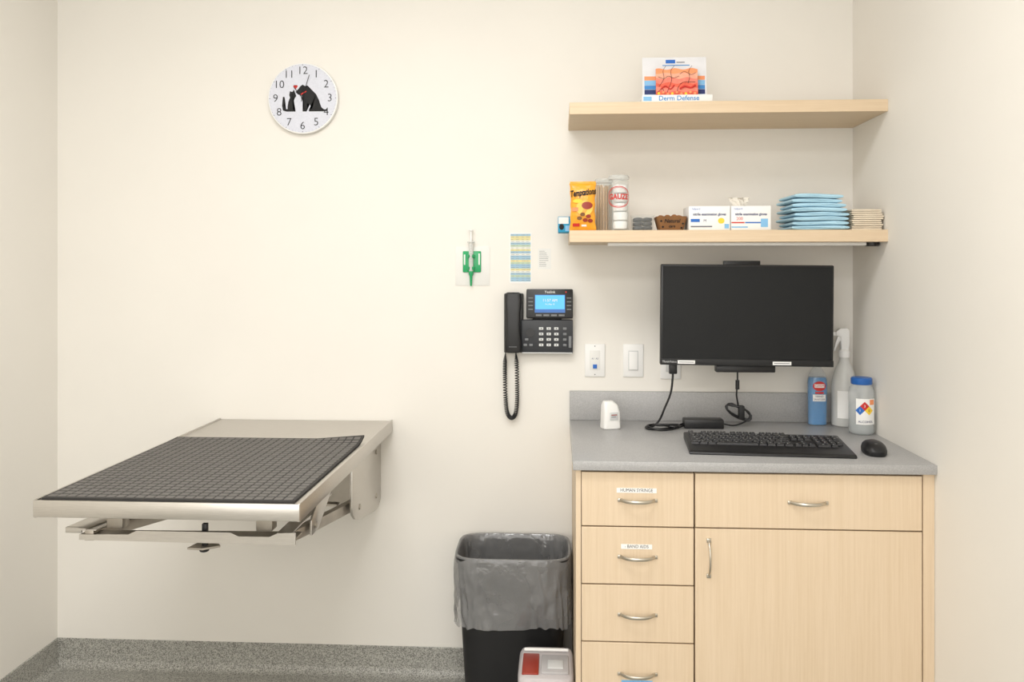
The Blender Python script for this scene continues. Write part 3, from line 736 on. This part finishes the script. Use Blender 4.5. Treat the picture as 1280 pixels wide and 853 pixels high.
t = thing('treat_pouch', 'crinkled amber foil cat treat pouch standing on the shelf', 'pouch', (0.080, -0.245, SZ), math.radians(-3))
def th(z):
    u = z/0.152
    return 0.0015+0.021*max(0, math.sin(math.pi*min(1, max(0, u)))**0.7)
def hw(z): return 0.0425-0.0035*math.sin(math.pi*z/.152)+0.0010*math.sin(z*170)
b = B(); rings = []
for i in range(41):
    z = 0.152*i/40
    rings.append([Vector((p.x, p.y*(1+.09*noise.noise(Vector((p.x*60, z*60, p.y*40)))), z)) for p in sup(0, 0, z, hw(z), th(z), 2.4, 64)])
b.loft(rings, POUCH); part(b, 'bag', t)
def pw(k): return lambda x, z: (x, -th(z)*1.06*(max(0, 1-(abs(x)/.0427)**2.4))**(1/2.4)-k, z)
b = B()
b.ell(0.006, 0.072, 0.026, 0.024, 0, mat('gold_print', (250, 200, 90), 0.5), warp=pw(.0006), N=24)
b.text('Temptations', 0.0285, 0.000, 0.121, 0, INK, warp=pw(.0014), rot=0.12, shear=0.3, bold=0.0009, xs=.56)
b.ell(0.014, 0.080, 0.017, 0.012, 0, RUST, warp=pw(.0010), N=20); b.ell(-0.016, 0.094, 0.015, 0.006, 0, YELLOW, warp=pw(.0012), N=20)
for p in ((0.000, 0.052), (0.018, 0.046), (-0.010, 0.040), (0.008, 0.034), (0.024, 0.032)):
    b.ell(p[0], p[1], 0.008, 0.006, 0, RUST if p[0] > 0 else KRAFT, warp=pw(.0010+abs(p[0])*.008), N=14)
b.rect(-.032, -.010, .014, .024, 0, RED, warp=pw(.0010)); b.rect(-.004, .012, .014, .020, 0, PAPER, warp=pw(.0010)); b.rect(-.034, -.014, .062, .074, 0, ORANGE, warp=pw(.0010))
part(b, 'printed_front', t, 'black lettering and treat pictures')
b = B().box(-0.041, 0.041, -0.0020, 0.0020, 0.147, 0.158, POUCH, 0.0005); part(b, 'seal', t, 'crimped top seal')

# jars
FROST = mat('frosted_lid', (222, 224, 220), 0.2, alpha=0.5)
def jar(x, y, r, label):
    t = thing('glass_jar', label, 'jar', (x, y, SZ))
    part(B().lathe([(r-.003, 0), (r, .003), (r, .160), (r-.003, .164), (r-.005, .164), (r-.0020, .158), (r-.0020, .004)], GLASS, N=48, cap1=True), 'body', t)
    b = B(); b.lathe([(r-.001, .164), (r, .166), (r, .172), (r-.004, .177), (r-.012, .1775)], FROST, N=48); part(b, 'lid', t, 'pale translucent round lid')
    return t
JX, JY, JR = 0.1525, -0.135, .0305
jar(JX, JY, JR, 'clear glass jar with lid packed with wooden sticks')
random.seed(3)
for ri, nn in ((.0, 1), (.0085, 6), (.0165, 11), (.0245, 17)):
    for i in range(nn):
        a = 2*math.pi*i/nn+ri*100; L = random.uniform(.140, .154)
        b = B().tube([(0, 0, 0), (0, 0, L)], .0024, STICK, 8)
        solo(b, 'wooden_applicator', 'thin wooden applicator stick standing in glass jar', 'stick', (JX+ri*math.cos(a), JY+ri*math.sin(a), SZ+.0045), (random.uniform(-.006, .006), random.uniform(-.006, .006), 0), group='applicator sticks in the jar')
GX, GY, GR = 0.1940, -0.232, .0340
t = jar(GX, GY, GR, 'glass jar of white gauze lettered in a red oval')
w = cylwrap(GR+.0006)
b = B(); b.ring(-.002, .107, .042, .034, .0024, 0, RED, warp=w); b.ring(-.002, .107, .038, .030, .0010, 0, RED, warp=w)
b.text('GAUZE', .0240, -.002, .107, 0, RED, warp=w, xs=.86, bold=.0008); part(b, 'lettering', t, 'red oval print')
for i in range(5):
    b = B(); rings = []
    for j, (q, zz) in enumerate([(.6, 0), (.95, .003), (1, .010), (1, .020), (.94, .026), (.5, .0285)]):
        rings.append([Vector((p.x*(1+.04*math.sin(p.y*300+i)), p.y, p.z)) for p in sup(0, 0, zz, .0230*q, .0225*q, 2.2, 28)])
    b.loft(rings, GAUZE)
    solo(b, 'gauze_bundle', 'folded bundle of white gauze inside the glass jar', 'gauze', (GX+.006, GY, SZ+.0045+i*.0288), (0, 0, i*.5), group='gauze bundles in the jar')

# clear tub with dark clips
t = thing('plastic_tub', 'small clear plastic tub holding dark clips', 'container', (0.271, -0.215, SZ))
b = B(); rings = [sup(0, 0, 0, .032, .030, 6), sup(0, 0, .048, .037, .036, 6), sup(0, 0, .051, .039, .038, 6), sup(0, 0, .051, .036, .034, 6), sup(0, 0, .003, .0305, .0285, 6)]
b.loft(rings, mat('clear_tub', (190, 194, 192), .12, alpha=.12)); part(b, 'tub', t)
for i in range(18):
    b = B(); b.box(-.0138, .0138, -.0065, .0065, 0, .0105, DGREY if i % 4 == 1 else BLACK, .002); b.tube([(-.010, 0, .0105), (0, 0, .012), (.010, 0, .0105)], .0010, MGREY, 6)
    solo(b, 'binder_clip', 'small dark clip lying in the clear tub', 'clip', (0.271+(-.0148 if i % 2 else .0148), -0.215-.018+.018*(i//2 % 3), SZ+.004+.0136*(i//6)), (0, 0, .06*(i % 3-1)), group='clips in the plastic tub')

# kraft tray
b = B()
b.loft([sup(0, 0, 0, .038, .032, 7), sup(0, 0, .044, .049, .046, 7), sup(0, 0, .045, .047, .044, 7), sup(0, 0, .003, .0365, .0305, 7)], KRAFT)
fw = lambda k: (lambda x, z: (x, -.032-.014*z/.044-k, z))
b.text('Natural', .016, 0, .030, 0, INK, warp=fw(.0008), shear=.2, bold=.0003); b.text('care', .012, 0, .014, 0, INK, warp=fw(.0008), shear=.2, bold=.0003)
for p in ((-.034, .03), (.034, .022), (-.028, .012), (.030, .009)): b.ell(p[0], p[1], .0035, .003, 0, INK, warp=fw(.0008), N=10)
solo(b, 'kraft_paper_tray', 'brown kraft paper tray with black printing', 'tray', (0.3585, -0.225, SZ))
for i in range(24):
    lay_ = i//12; q = i % 12
    b = B(); b.loft([sup(0, 0, 0, .007, .006, 2.2, 12), sup(0, 0, .004, .0095, .009, 2.2, 12), sup(0, 0, .010, .009, .008, 2.2, 12), sup(0, 0, .014, .004, .004, 2, 12)], TREAT)
    solo(b, 'pet_treat', 'small brown crunchy pet treat in the kraft tray', 'treat', (0.3585-.029+.0193*(q % 4), -0.225-.019+.019*(q//4), SZ+.018+.016*lay_+.002*(q % 3)), (0, 0, i*.7), group='treats in the kraft tray')

# glove boxes
def glove(x, w, second):
    t = thing('glove_box', 'white cardboard glove box ' + ('with tissue poking out on top' if second else 'printed in blue with a yellow dot'), 'box', (x, -0.215, SZ), group='glove boxes on the lower shelf')
    b = B(); b.box(-w/2, w/2, -.06, .06, 0, .076, PAPER, .001)
    y = -.0606
    b.text('nitrile examination gloves', .0112, 0, .050, y, NAVY, xs=.88*w/.127, bold=.0003)
    b.text('halyard', .009, -w/2+.022, .067, y, BLUE)
    if second:
        b.rect(-.060, -.020, .022, .026, y, RED); b.rect(-.018, .03, .022, .026, y, BLUE); b.text('200', .014, -.035, .036, y, RED); b.rect(.030, .052, .010, .036, y, LBLUE)
        b.rect(-.060, -.010, .008, .012, y, LBLUE)
    else:
        b.ell(.036, .030, .010, .009, y, YELLOW); b.rect(-.058, -.030, .026, .036, y, BLUE); b.text('M', .012, -.014, .030, y, NAVY); b.rect(-.058, .008, .010, .014, y, GREYINK); b.rect(.046, .060, .006, .020, y, LBLUE)
    part(b, 'carton', t)
    b = B(); b.prism([(.03*math.cos(a*math.pi/8), .018*math.sin(a*math.pi/8)) for a in range(16)], 'z', .0762, .0768, LGREY); part(b, 'opening', t, 'oval top opening')
    return t
glove(0.4730, .127, False); glove(0.6005, .122, True)
b = B(); rings = []
for j in range(9):
    z = .026*j/8; rr = (.012+.016*j/8)
    rings.append([Vector((rr*math.cos(a*math.pi/12)*(1+.35*math.sin(a*1.9+j*.7)), rr*.55*math.sin(a*math.pi/12)*(1+.3*math.cos(a*2.3+j)), z+.004*math.sin(a*1.3)*j/8)) for a in range(24)])
b.loft(rings, mat('tissue', (236, 230, 218), .9), cap1=True)
solo(b, 'crumpled_tissue', 'crumpled cream tissue on top of glove box', 'tissue', (0.578, -0.215, SZ+.0772))

# blue underpads: folded slabs with rounded fold edges
for i in range(8):
    h = .0138; w = (.087, .085, .086, .083, .084, .081, .077, .074)[i]; b = B(); rings = []
    ys = [(-.090, .35), (-.0895, .62), (-.088, .82), (-.085, .95), (-.080, 1), (-.03, 1), (.03, 1), (.080, 1), (.085, .95), (.088, .82), (.0895, .62), (.090, .35)]
    for j, (y, e) in enumerate(ys):
        rings.append([Vector((p.x*(1-.006*(1-e)), y+.0025*math.sin(p.x*50+i*1.7), p.y*e+h/2+.0010*math.sin(p.x*38+i*.4))) for p in sup(0, 0, 0, w, h/2-.0004, 4, 48)])
    b.loft(rings, PADBLUE)
    b.tube([(xq, -.0900+.0025*math.sin(xq*50+i*1.7), h/2+.0010*math.sin(xq*38+i*.4)) for xq in [-w*.94+2*w*.94*q/10 for q in range(11)]], .0004, CREASE, 5)
    solo(b, 'folded_underpad', 'folded light blue absorbent pad in a stack', 'pad', (0.811+(.002, .004, -.002, .005, -.005, .001, -.010, -.006)[i], -0.190+random.uniform(-.006, .006), SZ+.001+i*.0140), (0, math.radians((0, .1, .1, .2, 0.3, 0.4, 0.6, 0.8)[i]), random.uniform(-.05, .05)), group='underpads stacked on the lower shelf')
# beige towels
for i in range(10):
    h = .0064; b = B(); rings = []
    for j in range(9):
        y = -.085+.17*j/8; e = .8 if j in (0, 8) else 1
        rings.append([Vector((p.x, y+.0015*math.sin(p.x*90+i), p.y*e+h/2)) for p in sup(0, 0, 0, .045+random.uniform(-.0006, .0006), h/2-.00003, 8, 24)])
    b.loft(rings, BEIGE)
    solo(b, 'folded_paper_towel', 'folded beige paper towel in a loose stack', 'paper towel', (0.953+random.uniform(-.004, .003), -0.195+random.uniform(-.003, .003), SZ+i*.00645), (0, 0, random.uniform(-.025, .025)), group='paper towels stacked on the lower shelf')

# ------------------------------------------------------------------ bin
BX, BY = -0.1445, -0.160
t = thing('waste_bin', 'black rectangular plastic waste bin beside the cabinet', 'bin', (BX, BY, 0))
b = B(); n = 6
b.loft([sup(0, 0, 0, .146, .098, n, 64), sup(0, 0, .01, .151, .102, n, 64), sup(0, 0, .49, .178, .128, n, 64), sup(0, 0, .492, .185, .134, n, 64), sup(0, 0, .508, .185, .134, n, 64),
        sup(0, 0, .508, .178, .127, n, 64), sup(0, 0, .012, .146, .098, n, 64)], mat('bin_black', (26, 26, 28), .45, bump=.2, bscale=500))
part(b, 'body', t)
N = 320; rings = []
def ridg(v): return 1-2.2*abs(noise.noise(v))
P0 = [(.09, .136, .092, .004), (.20, .144, .100, .005), (.32, .155, .108, .006), (.42, .162, .114, .006), (.48, .168, .120, .004), (.505, .174, .123, .002), (.513, .179, .128, .0008), (.513, .186, .135, .0008),
      (.502, .1885, .1375, .0010), (.480, .1905, .1395, .0022), (.455, .191, .1415, .0038), (.40, .190, .1440, .0055), (.34, .189, .146, .0062), (.315, .188, .147, .007), (.298, .187, .147, .008)]
P1 = []
for a, c in zip(P0, P0[1:]):
    ns = 9 if abs(a[0]-c[0]) > .03 else 2
    for q in range(ns): P1.append(tuple(a[z]+(c[z]-a[z])*q/ns for z in range(4)))
P1.append(P0[-1])
half = next(i for i, p in enumerate(P1) if p[1] >= .186)
for k, (z, a, bb, amp) in enumerate(P1):
    base = sup(0, 0, z, a, bb, 5, N); r = []
    out = k >= half
    for i, p in enumerate(base):
        an = 2*math.pi*i/N; l = math.hypot(p.x, p.y)
        v = Vector((p.x*9, p.y*9, z*6+(7 if out else 0)+math.sin(an*3)*.6))
        sk = Vector((p.x*46, p.y*46, z*9+p.x*9))
        sk2 = Vector((p.x*22-z*14, p.y*22, z*12+p.x*14))
        d = amp*(.5*ridg(v)+.2*ridg(v*2.6)+.6*ridg(sk)+.5*ridg(sk2)-.70)
        zz = z
        if out:
            f = max(0, (.42-z)/.12); zz = z+f*(.016*noise.noise(Vector((math.cos(an)*3, math.sin(an)*3, 1)))+.007*noise.noise(Vector((math.cos(an)*9, math.sin(an)*9, 4))))
        xx = max(-.197, min(p.x*(1+d/l), .1925))
        r.append(Vector((xx, min(p.y*(1+d/l), .157), zz)))
    rings.append(r)
b = B(); b.loft(rings, LINER, cap0=True, cap1=False)
solo(b, 'bin_liner', 'translucent grey plastic bag lining the waste bin, folded over rim', 'bin liner', (BX, BY, 0))

# ------------------------------------------------------------------ sharps container
t = thing('sharps_container', 'translucent white sharps container with red lid window', 'container', (-0.034, -0.455, 0))
b = B(); b.loft([sup(0, 0, 0, .066, .085, 8, 48), sup(0, 0, .006, .070, .089, 8, 48), sup(0, 0, .245, .076, .098, 8, 48)], MILKY); part(b, 'body', t)
b = B(); b.loft([sup(0, 0, .240, .080, .103, 8, 48), sup(0, 0, .262, .080, .103, 8, 48), sup(0, 0, .270, .076, .099, 8, 48), sup(0, 0, .274, .068, .090, 8, 48)], mat('lid_white', (206, 200, 200), .3, alpha=.85)); part(b, 'lid', t)
b = B(); b.box(-.068, -.020, -.085, .040, .272, .279, RUST, .003); part(b, 'window', t, 'red-brown lid window')
b = B(); b.box(-.014, .066, -.080, .030, .272, .281, mat('flap_grey', (190, 187, 187), .25, alpha=.9), .004); b.tube([(-.066, .062, .279), (.066, .062, .279)], .005, WHITE, 12); b.box(.005, .050, -.060, -.010, .280, .284, LGREY, .002)
part(b, 'flap', t, 'pale hinged disposal flap')

# ------------------------------------------------------------------ camera and lights
cam = bpy.data.cameras.new('camera'); co = bpy.data.objects.new('camera', cam); COL.objects.link(co)
co.location = (0, -2.9, 1.425); co.rotation_euler = (math.radians(90), 0, math.radians(3.14))
cam.lens = 29.25; cam.sensor_width = 36; cam.shift_y = -0.0699; cam.clip_start = 0.05
scene.camera = co
def area(x, y, z, sx, sy, e, rot, col=(.99, .985, .985)):
    l = bpy.data.lights.new('area', 'AREA'); l.shape = 'RECTANGLE'; l.size = sx; l.size_y = sy; l.energy = e; l.color = col
    o = bpy.data.objects.new('panel_or_fill_light', l); COL.objects.link(o); o.location = (x, y, z); o.rotation_euler = rot
area(-0.4, -1.55, ZC-0.04, 1.18, .58, 22, (0, 0, 0))
area(-0.4, -3.5, ZC-0.04, 1.18, .58, 35, (0, 0, 0))
area(-0.4, YF+0.05, 1.5, 2.4, 2.0, 35, (math.radians(90), 0, 0))  # front fill added behind the camera
w = bpy.data.worlds.new('world'); scene.world = w; w.use_nodes = True
w.node_tree.nodes['Background'].inputs[0].default_value = (1, .97, .93, 1); w.node_tree.nodes['Background'].inputs[1].default_value = 0.3
